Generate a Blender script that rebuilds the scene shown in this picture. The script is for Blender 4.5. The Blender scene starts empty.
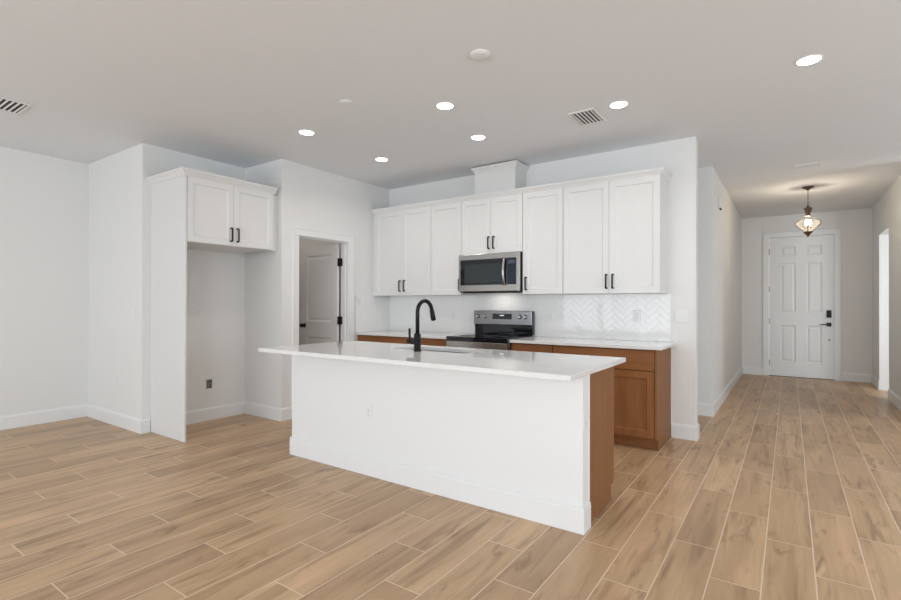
import bpy, bmesh, math, random
from mathutils import Vector, Matrix
random.seed(7)
S = bpy.context.scene
COL = S.collection
R_ = math.radians

# ------------------------------------------------------------------ camera
F_PX, CX, CY, CAM_H = 493.04, 444.8, 302.17, 1.279
yw, pt, rl = R_(34.957), R_(0.182), R_(0.1026)
r0 = Vector((math.cos(yw), math.sin(yw), 0)); f0 = Vector((-math.sin(yw), math.cos(yw), 0)); u0 = Vector((0, 0, 1))
fw = f0*math.cos(pt) + u0*math.sin(pt); u2 = u0*math.cos(pt) - f0*math.sin(pt)
rt = r0*math.cos(rl) + u2*math.sin(rl); up = u2*math.cos(rl) - r0*math.sin(rl)
cam = bpy.data.cameras.new('camera'); camo = bpy.data.objects.new('camera', cam); COL.objects.link(camo)
m = Matrix((rt, up, -fw)).transposed().to_4x4(); m.translation = Vector((0, 0, CAM_H)); camo.matrix_world = m
cam.sensor_width = 36; cam.lens = F_PX/901*36; cam.shift_x = (450.5-CX)/901; cam.shift_y = (CY-300)/901
cam.clip_start = 0.02
S.camera = camo
# ------------------------------------------------------------------ world, daylight, added fill lights, exposure
w = bpy.data.worlds.new('daylight'); S.world = w; w.use_nodes = True
w.node_tree.nodes['Background'].inputs[0].default_value = (0.80, 0.90, 1.0, 1)
w.node_tree.nodes['Background'].inputs[1].default_value = 1.0
S.view_settings.view_transform = 'Standard'; S.view_settings.look = 'None'
S.view_settings.gamma = 1.0; S.view_settings.use_curve_mapping = False
S.view_settings.exposure = -0.04
def area(name, loc, d, sx, sy, watts, col, shape='RECTANGLE', spread=180):
    l = bpy.data.lights.new(name, 'AREA'); l.shape = shape; l.size = sx; l.size_y = sy; l.energy = watts; l.color = col
    l.spread = R_(spread)
    o = bpy.data.objects.new(name, l); COL.objects.link(o); o.location = loc
    o.rotation_euler = Vector(d).to_track_quat('-Z', 'Y').to_euler(); return o
DAY = (0.85, 0.93, 1.0)
area('rear_window_daylight', (-2.4, -3.78, 1.25), (0, 1, 0), 6.2, 2.3, 165, DAY)
area('right_fill_light', (3.38, 2.6, 1.3), (-1, 0, 0), 4.6, 2.2, 60, DAY)  # fill light added on the unseen right side, brightens the room
area('side_room_daylight', (2.35, 7.47, 1.35), (-.55, 1, 0), 1.3, 1.7, 76, DAY)
area('microwave_cooktop_lamp', (-2.72, 4.97, 1.394), (0, .25, -1), .25, .05, .4, (1, .93, .84))
area('rear_right_fill_light', (2.0, -3.78, 1.25), (-.12, 1, 0), 2.0, 2.3, 105, DAY)  # added fill at an invented rear opening, brightens the hall
area('corridor_fill_light', (-2.96, 5.8, 1.5), (1, 0, 0), .8, 1.2, 7, DAY)  # added fill inside the closed corridor end, brightens the hall
area('pantry_fill_light', (-5.5, 3.85, 2.82), (0, 0, -1), .3, .3, 2.6, (1, .91, .82), 'DISK')  # unseen fill light added to brighten the open pantry door
DOWNLIGHT_W, DOWNLIGHT_COL = 3.0, (1.0, 0.94, 0.88)

# ------------------------------------------------------------------ materials
def mat(name, col, rough=.5, metal=0, **kw):
    M = bpy.data.materials.new(name); M.use_nodes = True
    b = M.node_tree.nodes['Principled BSDF']
    b.inputs['Base Color'].default_value = (*col, 1); b.inputs['Roughness'].default_value = rough; b.inputs['Metallic'].default_value = metal
    for k, v in kw.items(): b.inputs[k].default_value = v
    return M
def nodes(M): return M.node_tree.nodes, M.node_tree.links, M.node_tree.nodes['Principled BSDF']
def add_bump(M, scale, strength, dist=.002, detail=3, stretch=None):
    n, l, b = nodes(M)
    g = n.new('ShaderNodeNewGeometry'); t = n.new('ShaderNodeTexNoise'); t.inputs['Scale'].default_value = scale; t.inputs['Detail'].default_value = detail
    if stretch:
        mp = n.new('ShaderNodeMapping'); mp.inputs['Scale'].default_value = stretch; l.new(g.outputs['Position'], mp.inputs['Vector']); l.new(mp.outputs[0], t.inputs['Vector'])
    else: l.new(g.outputs['Position'], t.inputs['Vector'])
    bp = n.new('ShaderNodeBump'); bp.inputs['Strength'].default_value = strength; bp.inputs['Distance'].default_value = dist
    l.new(t.outputs['Fac'], bp.inputs['Height']); l.new(bp.outputs[0], b.inputs['Normal'])
    return t
def mottle(M, c1, c2, scale, stretch=(1, 1, 1), detail=4, lo=.3, hi=.7, coord='pos'):
    n, l, b = nodes(M)
    g = n.new('ShaderNodeNewGeometry'); mp = n.new('ShaderNodeMapping'); mp.inputs['Scale'].default_value = stretch
    l.new(g.outputs['Position'], mp.inputs['Vector'])
    t = n.new('ShaderNodeTexNoise'); t.inputs['Scale'].default_value = scale; t.inputs['Detail'].default_value = detail
    l.new(mp.outputs[0], t.inputs['Vector'])
    r = n.new('ShaderNodeValToRGB'); r.color_ramp.elements[0].position = lo; r.color_ramp.elements[1].position = hi
    r.color_ramp.elements[0].color = (*c1, 1); r.color_ramp.elements[1].color = (*c2, 1)
    l.new(t.outputs['Fac'], r.inputs[0]); l.new(r.outputs[0], b.inputs['Base Color'])
WALL = mat('painted_wall', (.81, .805, .79), .65); add_bump(WALL, 110, .12, .001)
CEIL = mat('textured_ceiling', (.80, .815, .835), .9); add_bump(CEIL, 38, .35, .003, 5)
TRIM = mat('white_trim_paint', (.84, .84, .835), .35)
DOORP = mat('white_door_paint', (.80, .80, .79), .4)
CAB = mat('white_cabinet_paint', (.765, .76, .75), .38)
QUARTZ = mat('white_quartz', (.80, .79, .775), .03); mottle(QUARTZ, (.80, .79, .78), (.83, .825, .815), 14, detail=4)
WOOD = mat('brown_stained_maple', (.33, .15, .065), .5, 0, **{'Specular IOR Level': .3}); mottle(WOOD, (.235, .092, .030), (.32, .133, .047), 3, (6, 6, .55), 6)
WOODH = mat('brown_stained_maple_horizontal', (.33, .15, .065), .5, 0, **{'Specular IOR Level': .3}); mottle(WOODH, (.235, .092, .030), (.32, .133, .047), 3, (.55, 6, 6), 6)
WOODE = mat('brown_end_panel', (.30, .17, .09), .55, 0, **{'Specular IOR Level': .25}); mottle(WOODE, (.24, .105, .040), (.275, .125, .048), 3, (6, 6, .4), 4)
BLACK = mat('matte_black_metal', (.005, .005, .006), .42, 0, **{'Specular IOR Level': .3})
STEEL = mat('brushed_stainless', (.44, .43, .41), .25, 1.0); add_bump(STEEL, 60, .05, .0005, 2, (1, 1, 30))
DSTEEL = mat('dark_stainless', (.33, .335, .35), .3, 1.0)
BGLASS = mat('black_glass', (.006, .008, .012), .04); 
WGLASS = mat('microwave_window_glass', (.018, .028, .032), .07)
PLASTIC = mat('white_plastic', (.83, .83, .82), .35)
SOCK = mat('pale_grey_socket_plastic', (.74, .74, .73), .5)  # socket faces in a slightly greyer plastic
SLOT = mat('dark_slot', (.03, .03, .03), .8)
GREYBOX = mat('grey_valve_box', (.16, .15, .14), .6)
BRONZE = mat('antique_bronze', (.15, .105, .07), .4, .8)
TILE = mat('glossy_white_tile', (.87, .86, .845), .06)
GROUT = mat('light_grout', (.74, .73, .72), .8)
SINKM = mat('sink_stainless', (.45, .46, .47), .3, 1.0)
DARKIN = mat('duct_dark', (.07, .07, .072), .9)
VENTM = mat('vent_white_enamel', (.78, .78, .77), .45)
GLASS = bpy.data.materials.new('thin_clear_glass'); GLASS.use_nodes = True
_n = GLASS.node_tree.nodes; _l = GLASS.node_tree.links; _n.clear()
_o = _n.new('ShaderNodeOutputMaterial'); _m = _n.new('ShaderNodeMixShader'); _t = _n.new('ShaderNodeBsdfTransparent'); _g = _n.new('ShaderNodeBsdfGlossy'); _w = _n.new('ShaderNodeLayerWeight')
_w.inputs['Blend'].default_value = .10; _d = _n.new('ShaderNodeBsdfTranslucent'); _d.inputs[0].default_value = (.95, .93, .9, 1); _m2 = _n.new('ShaderNodeMixShader'); _m2.inputs[0].default_value = .02; _g.inputs['Roughness'].default_value = .06; _t.inputs[0].default_value = (.97, .96, .94, 1)
_l.new(_w.outputs['Fresnel'], _m.inputs[0]); _l.new(_t.outputs[0], _m2.inputs[1]); _l.new(_d.outputs[0], _m2.inputs[2]); _l.new(_m2.outputs[0], _m.inputs[1]); _l.new(_g.outputs[0], _m.inputs[2]); _l.new(_m.outputs[0], _o.inputs[0])
def emit(name, col, s):
    M = mat(name, (.9, .9, .9)); b = M.node_tree.nodes['Principled BSDF']
    b.inputs['Emission Color'].default_value = (*col, 1); b.inputs['Emission Strength'].default_value = s; return M
LENS = emit('downlight_lens', (1, .95, .88), 14)
BULB = emit('warm_bulb', (1, .80, .55), 60)
DISP = emit('clock_digits', (.6, .8, 1), .6)

def floor_material():
    M = mat('wood_look_plank_tile', (.4, .26, .16), .36); n, l, b = nodes(M)
    def math_(op, a, bb=None, c=None):
        x = n.new('ShaderNodeMath'); x.operation = op
        for i, v in enumerate((a, bb, c)):
            if v is None: continue
            if isinstance(v, (int, float)): x.inputs[i].default_value = v
            else: l.new(v, x.inputs[i])
        return x.outputs[0]
    g = n.new('ShaderNodeNewGeometry'); sp = n.new('ShaderNodeSeparateXYZ'); l.new(g.outputs['Position'], sp.inputs[0])
    X, Y = sp.outputs[0], sp.outputs[1]
    W, L = .2045, .9155
    u = math_('DIVIDE', math_('SUBTRACT', X, .1), W); col = math_('FLOOR', u); fu = math_('FRACT', u)
    v = math_('DIVIDE', math_('ADD', math_('SUBTRACT', Y, 2.91), math_('MULTIPLY', col, .3085)), L); row = math_('FLOOR', v); fv = math_('FRACT', v)
    du = math_('MULTIPLY', math_('MINIMUM', fu, math_('SUBTRACT', 1, fu)), W)
    dv = math_('MULTIPLY', math_('MINIMUM', fv, math_('SUBTRACT', 1, fv)), L)
    d = math_('MINIMUM', du, dv)
    gm = n.new('ShaderNodeMapRange'); gm.inputs['From Min'].default_value = .0021; gm.inputs['From Max'].default_value = .0034
    gm.inputs['To Min'].default_value = 1; gm.inputs['To Max'].default_value = 0; l.new(d, gm.inputs['Value'])
    cid = n.new('ShaderNodeCombineXYZ'); l.new(col, cid.inputs[0]); l.new(row, cid.inputs[1])
    wn = n.new('ShaderNodeTexWhiteNoise'); wn.noise_dimensions = '2D'; l.new(cid.outputs[0], wn.inputs['Vector'])
    rnd = wn.outputs['Value']
    seps = n.new('ShaderNodeSeparateColor'); l.new(wn.outputs['Color'], seps.inputs[0])
    def coords(sx, sy, k):
        c = n.new('ShaderNodeCombineXYZ')
        l.new(math_('MULTIPLY', math_('ADD', X, math_('MULTIPLY', seps.outputs[0], 7*k)), sx), c.inputs[0])
        l.new(math_('MULTIPLY', math_('ADD', Y, math_('MULTIPLY', seps.outputs[1], 11*k)), sy), c.inputs[1])
        l.new(math_('MULTIPLY', rnd, 40), c.inputs[2]); return c.outputs[0]
    def noise(vec, detail, rough=.55, dist=0):
        t = n.new('ShaderNodeTexNoise'); t.inputs['Scale'].default_value = 1; t.inputs['Detail'].default_value = detail
        t.inputs['Roughness'].default_value = rough; t.inputs['Distortion'].default_value = dist; l.new(vec, t.inputs['Vector']); return t.outputs['Fac']
    fine = noise(coords(60, 3.2, 1), 5); broad = noise(coords(9, 1.3, 1), 3, .5, .6); smud = noise(coords(13, 2.8, 1.7), 4, .6, .7); smud2 = noise(coords(16, 1.1, 2.3), 3, .55, .5)
    def ramp(fac, stops):
        r = n.new('ShaderNodeValToRGB'); e = r.color_ramp.elements
        e[0].position, e[0].color = stops[0][0], (*stops[0][1], 1); e[1].position, e[1].color = stops[-1][0], (*stops[-1][1], 1)
        for p_, c_ in stops[1:-1]: q = e.new(p_); q.color = (*c_, 1)
        l.new(fac, r.inputs[0]); return r.outputs[0]
    def mix(fac, a, bb, mode='MIX'):
        x = n.new('ShaderNodeMix'); x.data_type = 'RGBA'; x.blend_type = mode
        if isinstance(fac, (int, float)): x.inputs[0].default_value = fac
        else: l.new(fac, x.inputs[0])
        for i, q in ((6, a), (7, bb)):
            if isinstance(q, tuple): x.inputs[i].default_value = (*q, 1)
            else: l.new(q, x.inputs[i])
        return x.outputs[2]
    base = ramp(rnd, [(0, FL_A), (.5, FL_B), (1, FL_C)])
    br = ramp(broad, [(.3, (.84, .82, .80)), (.7, (1.10, 1.10, 1.10))])
    fi = ramp(fine, [(.3, (.93, .92, .91)), (.7, (1.05, 1.05, 1.05))])
    c = mix(1, mix(1, base, br, 'MULTIPLY'), fi, 'MULTIPLY')
    sm = n.new('ShaderNodeMapRange'); sm.inputs['From Min'].default_value = .57; sm.inputs['From Max'].default_value = .78; l.new(smud, sm.inputs['Value'])
    c = mix(math_('MULTIPLY', sm.outputs[0], .85), c, (.175, .095, .046))
    s2 = n.new('ShaderNodeMapRange'); s2.inputs['From Min'].default_value = .53; s2.inputs['From Max'].default_value = .72; l.new(smud2, s2.inputs['Value'])
    c = mix(math_('MULTIPLY', s2.outputs[0], .62), c, (.235, .135, .068))
    c = mix(gm.outputs[0], c, (.76, .60, .44))
    l.new(c, b.inputs['Base Color'])
    ro = n.new('ShaderNodeMapRange'); ro.inputs['To Min'].default_value = .34; ro.inputs['To Max'].default_value = .44; l.new(fine, ro.inputs['Value']); l.new(ro.outputs[0], b.inputs['Roughness'])
    bp = n.new('ShaderNodeBump'); bp.inputs['Strength'].default_value = .5; bp.inputs['Distance'].default_value = .0015; bp.invert = True
    l.new(gm.outputs[0], bp.inputs['Height']); l.new(bp.outputs[0], b.inputs['Normal'])
    return M
FL_A, FL_B, FL_C = (.475, .308, .176), (.565, .374, .216), (.635, .425, .25)
FLOOR = floor_material()

# ------------------------------------------------------------------ helpers
ROOT = {}
def add_box(bm, x0, x1, y0, y1, z0, z1, bev=0, seg=2):
    r = bmesh.ops.create_cube(bm, size=1)
    vs = r['verts']
    for v in vs: v.co = Vector(((x0+x1)/2 + v.co.x*(x1-x0), (y0+y1)/2 + v.co.y*(y1-y0), (z0+z1)/2 + v.co.z*(z1-z0)))
    if bev:
        es = {e for v in vs for e in v.link_edges}
        bmesh.ops.bevel(bm, geom=list(es), offset=bev, segments=seg, affect='EDGES', profile=.5)
def bx(*a, bev=0, seg=2):
    bm = bmesh.new(); add_box(bm, *a, bev=bev, seg=seg); return bm
def add_prism(bm, pts, z0, z1):
    lo = [bm.verts.new((x, y, z0)) for x, y in pts]; hi = [bm.verts.new((x, y, z1)) for x, y in pts]
    n = len(pts)
    bm.faces.new(lo[::-1]); bm.faces.new(hi)
    for i in range(n): bm.faces.new((lo[i], lo[(i+1) % n], hi[(i+1) % n], hi[i]))
def add_lathe(bm, prof, c, n=32, axis='Z', smooth=True, M=None):
    rings = []
    for r, z in prof:
        ring = []
        for k in range(n):
            a = 2*math.pi*k/n; p = Vector((r*math.cos(a), r*math.sin(a), z))
            if axis == 'Y': p = Vector((p.x, -p.z, p.y))
            if axis == 'X': p = Vector((p.z, p.x, p.y))
            ring.append(bm.verts.new(Vector(c) + p))
        rings.append(ring)
    fs = []
    for a, b in zip(rings, rings[1:]):
        for k in range(n): fs.append(bm.faces.new((a[k], a[(k+1) % n], b[(k+1) % n], b[k])))
    if prof[0][0] > 1e-5: fs.append(bm.faces.new(rings[0][::-1]))
    if prof[-1][0] > 1e-5: fs.append(bm.faces.new(rings[-1]))
    for f in fs: f.smooth = smooth and len(f.verts) == 4
    bmesh.ops.remove_doubles(bm, verts=[v for r in rings for v in r], dist=1e-6)
def add_tube(bm, pts, rad, n=12, smooth=True):
    pts = [Vector(p) for p in pts]; rads = rad if isinstance(rad, (list, tuple)) else [rad]*len(pts)
    ref = None; rings = []
    for i, p in enumerate(pts):
        t = ((pts[min(i+1, len(pts)-1)] - pts[max(i-1, 0)])).normalized()
        if ref is None: ref = t.orthogonal().normalized()
        ref = (ref - t*ref.dot(t)).normalized(); bt = t.cross(ref)
        rings.append([bm.verts.new(p + (ref*math.cos(2*math.pi*k/n) + bt*math.sin(2*math.pi*k/n))*rads[i]) for k in range(n)])
    for a, b in zip(rings, rings[1:]):
        for k in range(n):
            f = bm.faces.new((a[k], a[(k+1) % n], b[(k+1) % n], b[k])); f.smooth = smooth
    bm.faces.new(rings[0][::-1]); bm.faces.new(rings[-1])
def add_sweep(bm, path, prof, closed=False):
    """prof: list of (outward, z); path: list of (x,y) with outward on the right-hand side of travel; mitred corners"""
    n = len(path); rings = []
    P = [Vector((x, y)) for x, y in path]
    for i in range(n):
        d1 = (P[i]-P[i-1]).normalized() if i else None; d2 = (P[i+1]-P[i]).normalized() if i < n-1 else None
        d1 = d1 or d2; d2 = d2 or d1
        n1 = Vector((d1.y, -d1.x)); n2 = Vector((d2.y, -d2.x)); mm = (n1+n2).normalized(); k = 1/max(.2, mm.dot(n1))
        rings.append([bm.verts.new((P[i].x+mm.x*o*k, P[i].y+mm.y*o*k, z)) for o, z in prof])
    k = len(prof)
    for a, b in zip(rings, rings[1:]):
        for j in range(k): bm.faces.new((a[j], b[j], b[(j+1) % k], a[(j+1) % k]))
    bm.faces.new(rings[0]); bm.faces.new(rings[-1][::-1])
def add_panel_slab(bm, w_, h_, t, rects, steps, M):
    """slab with front at local y=0 facing -y; rects=(x0,x1,z0,z1) are panels; steps = [(inset, depth)...]"""
    xs = sorted({0, w_, *[r[0] for r in rects], *[r[1] for r in rects]}); zs = sorted({0, h_, *[r[2] for r in rects], *[r[3] for r in rects]})
    V = {}
    new = []
    for x in xs:
        for z in zs: V[x, z] = bm.verts.new((x, 0, z)); new.append(V[x, z])
    for i in range(len(xs)-1):
        for j in range(len(zs)-1):
            cx_, cz_ = (xs[i]+xs[i+1])/2, (zs[j]+zs[j+1])/2
            if not any(r[0] < cx_ < r[1] and r[2] < cz_ < r[3] for r in rects):
                bm.faces.new((V[xs[i], zs[j]], V[xs[i+1], zs[j]], V[xs[i+1], zs[j+1]], V[xs[i], zs[j+1]]))
    for (x0, x1, z0, z1) in rects:
        ring = [V[x, z] for x, z in ([(x, z0) for x in xs if x0 <= x <= x1] + [(x1, z) for z in zs if z0 < z <= z1] + [(x, z1) for x in reversed(xs) if x0 <= x < x1] + [(x0, z) for z in reversed(zs) if z0 < z < z1])]
        ins = 0; prev = ring
        for di, dep in steps:
            ins += di
            cur = []
            for v in ring:
                x = min(max(v.co.x, x0+ins), x1-ins); z = min(max(v.co.z, z0+ins), z1-ins)
                q = bm.verts.new((x, dep, z)); cur.append(q); new.append(q)
            for k in range(len(ring)):
                a, b, c, d = prev[k], prev[(k+1) % len(ring)], cur[(k+1) % len(ring)], cur[k]
                if (c.co-d.co).length < 1e-7: bm.faces.new((a, b, c))
                else: bm.faces.new((a, b, c, d))
            prev = cur
        try: bm.faces.new(prev)
        except ValueError: pass
    # back and sides
    bk = [bm.verts.new(p) for p in ((0, t, 0), (w_, t, 0), (w_, t, h_), (0, t, h_))]; new += bk
    bm.faces.new((bk[1], bk[0], bk[3], bk[2]))
    for side, edge in (([V[x, 0] for x in xs], (bk[0], bk[1])), ([V[w_, z] for z in zs], (bk[1], bk[2])), ([V[x, h_] for x in reversed(xs)], (bk[2], bk[3])), ([V[0, z] for z in reversed(zs)], (bk[3], bk[0]))):
        bm.faces.new(side[::-1] + [edge[0], edge[1]])
    bmesh.ops.remove_doubles(bm, verts=[v for v in new if v.is_valid], dist=1e-7)
    for v in new:
        if v.is_valid: v.co = M @ v.co
def FR(x, y, z, deg=0): return Matrix.Translation((x, y, z)) @ Matrix.Rotation(R_(deg), 4, 'Z')   # deg 0: faces -Y, 90: faces +X
def obj(name, bm, m_, parent=None, label=None):
    bmesh.ops.recalc_face_normals(bm, faces=bm.faces)
    me = bpy.data.meshes.new(name); bm.to_mesh(me); bm.free()
    o = bpy.data.objects.new(name, me); COL.objects.link(o); me.materials.append(m_)
    if parent:
        p = parent
        while p.parent: p = p.parent
        me.transform(Matrix.Translation(-Vector(ROOT[p.name]))); o.parent = parent
        if label: o['label'] = label
    else:
        bb = [Vector(c) for c in o.bound_box]; c = Vector((sum(v.x for v in bb)/8, sum(v.y for v in bb)/8, min(v.z for v in bb)))
        me.transform(Matrix.Translation(-c)); o.location = c; ROOT[o.name] = tuple(c)
    return o
def struct(name, bm, m_):
    o = obj(name, bm, m_); o['kind'] = 'structure'; return o
def thing(name, label, cat, loc, group=None):
    o = bpy.data.objects.new(name, None); COL.objects.link(o); o.location = loc; o.empty_display_size = .1
    o['label'] = label; o['category'] = cat; ROOT[o.name] = tuple(loc)
    if group: o['group'] = group
    return o
def tag(o, label, cat, group=None):
    o['label'] = label; o['category'] = cat
    if group: o['group'] = group
    return o
def dup(root, loc, label, group=None):
    r = root.copy(); COL.objects.link(r); r.location = loc; r['label'] = label; ROOT[r.name] = tuple(loc)
    if group: r['group'] = group
    for ch in list(root.children):
        c = ch.copy(); COL.objects.link(c); c.parent = r
        for g in ch.children:
            d = g.copy(); COL.objects.link(d); d.parent = c
    return r

# ------------------------------------------------------------------ the room
H = 2.855
XL, XN, XP, XH, XR, XG = -6.51, -5.21, -4.53, -.72, 1.107, 3.2
YL, YP, YK, YHC, YE, YB, YG = 2.265, 3.38, 5.14, 6.356, 10.6, -3.6, 7.3
T = .12
struct('floor', bx(-6.63, 3.35, -3.85, 10.72, -.1, 0), FLOOR)
struct('ceiling', bx(-6.63, 3.35, -3.85, 10.72, H, H+.1), CEIL)
struct('wall_left', bx(XL-T, XL, YB, YL, 0, H), WALL)
struct('wall_dining', bx(XL-T, XN-T, YL, YL+T, 0, H), WALL)
struct('wall_niche', bx(XN-T, XN, YL, YP+T, 0, H), WALL)
struct('wall_pier', bx(XN, XP, YP, YP+T, 0, H), WALL)
bm = bmesh.new(); PD0, PD1, PDH = 3.60, 4.36, 2.045
add_box(bm, XP-T, XP, YP+T, PD0, 0, H); add_box(bm, XP-T, XP, PD1, YK, 0, H); add_box(bm, XP-T, XP, PD0, PD1, PDH, H)
struct('wall_pantry', bm, WALL)
struct('wall_kitchen', bx(-6.4, XH, YK, YK+T, 0, H), WALL)
struct('wall_pantry_gap_shade', bx(-6.28, XP-T, 4.45, 4.57, 0, H), WALL)  # unseen wall added behind the open door to keep its hinge gap dark
struct('wall_pantry_left', bx(-6.4, -6.28, YP+T, YK, 0, H), WALL)
struct('wall_pantry_front', bx(-6.28, XN-T, YP, YP+T, 0, H), WALL)
struct('wall_corridor', bx(-3.0, XH, YHC, YHC+T, 0, H), WALL)
struct('wall_corridor_end', bx(-3.12, -3.0, YK+T, YHC+T, 0, H), WALL)
struct('wall_hall_left', bx(XH-T, XH, YHC+T, YE, 0, H), WALL)
bm = bmesh.new(); FD0, FD1, FDH = -.302, .622, 2.470
add_box(bm, XH-T, FD0, YE, YE+T, 0, H); add_box(bm, FD1, XG, YE, YE+T, 0, H); add_box(bm, FD0, FD1, YE, YE+T, FDH, H)
struct('wall_hall_end', bm, WALL)
bm = bmesh.new(); SO0, SO1, SOH = 8.92, 9.80, 2.33
add_box(bm, XR, XR+T, YG+T, SO0, 0, H); add_box(bm, XR, XR+T, SO1, YE, 0, H); add_box(bm, XR, XR+T, SO0, SO1, SOH, H)
struct('wall_hall_right', bm, WALL)
struct('wall_right_return', bx(XR, XG, YG, YG+T, 0, H), WALL)
struct('wall_side_room', bx(XG, XG+T, YG+T, YE, 0, H), WALL)
def wall_with_window(name, win, axis):
    bm = bmesh.new()
    if axis == 'Y':
        x0, x1, z0, z1 = win
        add_box(bm, XL-T, x0, YB-T, YB, 0, H); add_box(bm, x1, XG+T, YB-T, YB, 0, H); add_box(bm, x0, x1, YB-T, YB, z1, H); add_box(bm, x0, x1, YB-T, YB, 0, z0)
    else:
        y0, y1, z0, z1 = win
        add_box(bm, XG, XG+T, YB, y0, 0, H); add_box(bm, XG, XG+T, y1, YG+T, 0, H); add_box(bm, XG, XG+T, y0, y1, z1, H); add_box(bm, XG, XG+T, y0, y1, 0, z0)
    struct(name, bm, WALL)
bm = bmesh.new()
for x0, x1 in ((XL-T, -5.5), (.7, 1.0), (3.0, XG+T)): add_box(bm, x0, x1, YB-T, YB, 0, H)
for x0, x1 in ((-5.5, .7), (1.0, 3.0)): add_box(bm, x0, x1, YB-T, YB, 2.4, H); add_box(bm, x0, x1, YB-T, YB, 0, .02)
struct('wall_rear', bm, WALL)
wall_with_window('wall_great_room_right', (.3, 4.9, .3, 2.4), 'X')
bm = bmesh.new()
for x in (-5.5, -3.95, -2.43, -.88, .64): add_box(bm, x, x+.06, YB-.09, YB-.03, .08, 2.34)
add_box(bm, -5.5, .7, YB-.09, YB-.03, 2.34, 2.4); add_box(bm, -5.5, .7, YB-.09, YB-.03, .02, .08)
struct('window_1', bm, TRIM)
bm = bmesh.new()
for x in (1.0, 1.97, 2.94): add_box(bm, x, x+.06, YB-.09, YB-.03, .08, 2.34)
add_box(bm, 1.0, 3.0, YB-.09, YB-.03, 2.34, 2.4); add_box(bm, 1.0, 3.0, YB-.09, YB-.03, .02, .08)
struct('added_window_3', bm, TRIM)  # unseen window added as the opening for the hall fill
bm = bmesh.new()
for y in (.3, 1.82, 3.33, 4.84): add_box(bm, XG+.03, XG+.09, y, y+.06, .36, 2.34)
add_box(bm, XG+.03, XG+.09, .3, 4.9, 2.34, 2.4); add_box(bm, XG+.03, XG+.09, .3, 4.9, .3, .36)
struct('added_window_2', bm, TRIM)  # unseen window added as the opening for the right-hand fill

# baseboards: 14 cm tall with an eased top
BBP = [(0, 0), (.014, 0), (.014, .118), (.011, .128), (.007, .136), (.005, .14), (0, .14)]
def baseboard(name, path):
    bm = bmesh.new(); add_sweep(bm, path, BBP); struct(name, bm, TRIM)
# outward is right of travel
baseboard('baseboard_left', [(XL, YB), (XL, YL)][0:2])
baseboard('baseboard_dining', [(XL, YL), (XN, YL), (XN, 2.338)])
baseboard('baseboard_niche', [(XN, 2.386), (XN, YP), (XP, YP), (XP, PD0-.089)])
baseboard('baseboard_kitchen', [(-.929, YK), (XH, YK), (XH, YK+T), (-3.0, YK+T)])
baseboard('baseboard_hall_left', [(-3.0, YHC), (XH, YHC), (XH, YE), (FD0-.092, YE)])
baseboard('baseboard_hall_end', [(FD1+.092, YE), (XR, YE), (XR, SO1+.002)])
baseboard('baseboard_hall_right', [(XR, SO0-.002), (XR, YG), (XG, YG)])

# casings
def casing_box(bm, *a): add_box(bm, *a, bev=.004, seg=2)
bm = bmesh.new(); cw = .089
for y0, y1 in ((PD0-cw, PD0), (PD1, PD1+cw)): casing_box(bm, XP, XP+.018, y0, y1, 0, PDH)
casing_box(bm, XP, XP+.018, PD0-cw, PD1+cw, PDH, PDH+cw)
add_box(bm, XP+.018, XP+.024, PD0-cw, PD0-cw+.018, 0, PDH+cw, bev=.003); add_box(bm, XP+.018, XP+.024, PD1+cw-.018, PD1+cw, 0, PDH+cw, bev=.003)
add_box(bm, XP+.018, XP+.024, PD0-cw+.018, PD1+cw-.018, PDH+cw-.018, PDH+cw, bev=.003)
# jamb lining and stop
add_box(bm, XP-T, XP+.002, PD0, PD0+.004, 0, PDH); add_box(bm, XP-T, XP+.002, PD1-.004, PD1, 0, PDH); add_box(bm, XP-T, XP+.002, PD0+.004, PD1-.004, PDH-.004, PDH)
add_box(bm, XP-.07, XP-.035, PD0+.004, PD0+.014, 0, PDH-.004); add_box(bm, XP-.07, XP-.035, PD1-.014, PD1-.004, 0, PDH-.004); add_box(bm, XP-.07, XP-.035, PD0+.014, PD1-.014, PDH-.014, PDH-.004)
struct('trim_1', bm, TRIM)
bm = bmesh.new(); cw = .089
for x0, x1 in ((FD0-cw, FD0), (FD1, FD1+cw)):
    casing_box(bm, x0, x1, YE-.018, YE, 0, FDH)
casing_box(bm, FD0-cw, FD1+cw, YE-.018, YE, FDH, FDH+cw)
add_box(bm, FD0-cw, FD0-cw+.018, YE-.024, YE-.018, 0, FDH+cw, bev=.003); add_box(bm, FD1+cw-.018, FD1+cw, YE-.024, YE-.018, 0, FDH+cw, bev=.003)
add_box(bm, FD0-cw+.018, FD1+cw-.018, YE-.024, YE-.018, FDH+cw-.018, FDH+cw, bev=.003)
struct('trim_2', bm, TRIM)
bm = bmesh.new()
add_box(bm, XR-.004, XR+T+.004, SO1-.006, SO1, 0, SOH); add_box(bm, XR-.004, XR+T+.004, SO0, SO0+.006, 0, SOH); add_box(bm, XR-.004, XR+T+.004, SO0+.006, SO1-.006, SOH-.006, SOH)
struct('trim_3', bm, TRIM)

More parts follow.
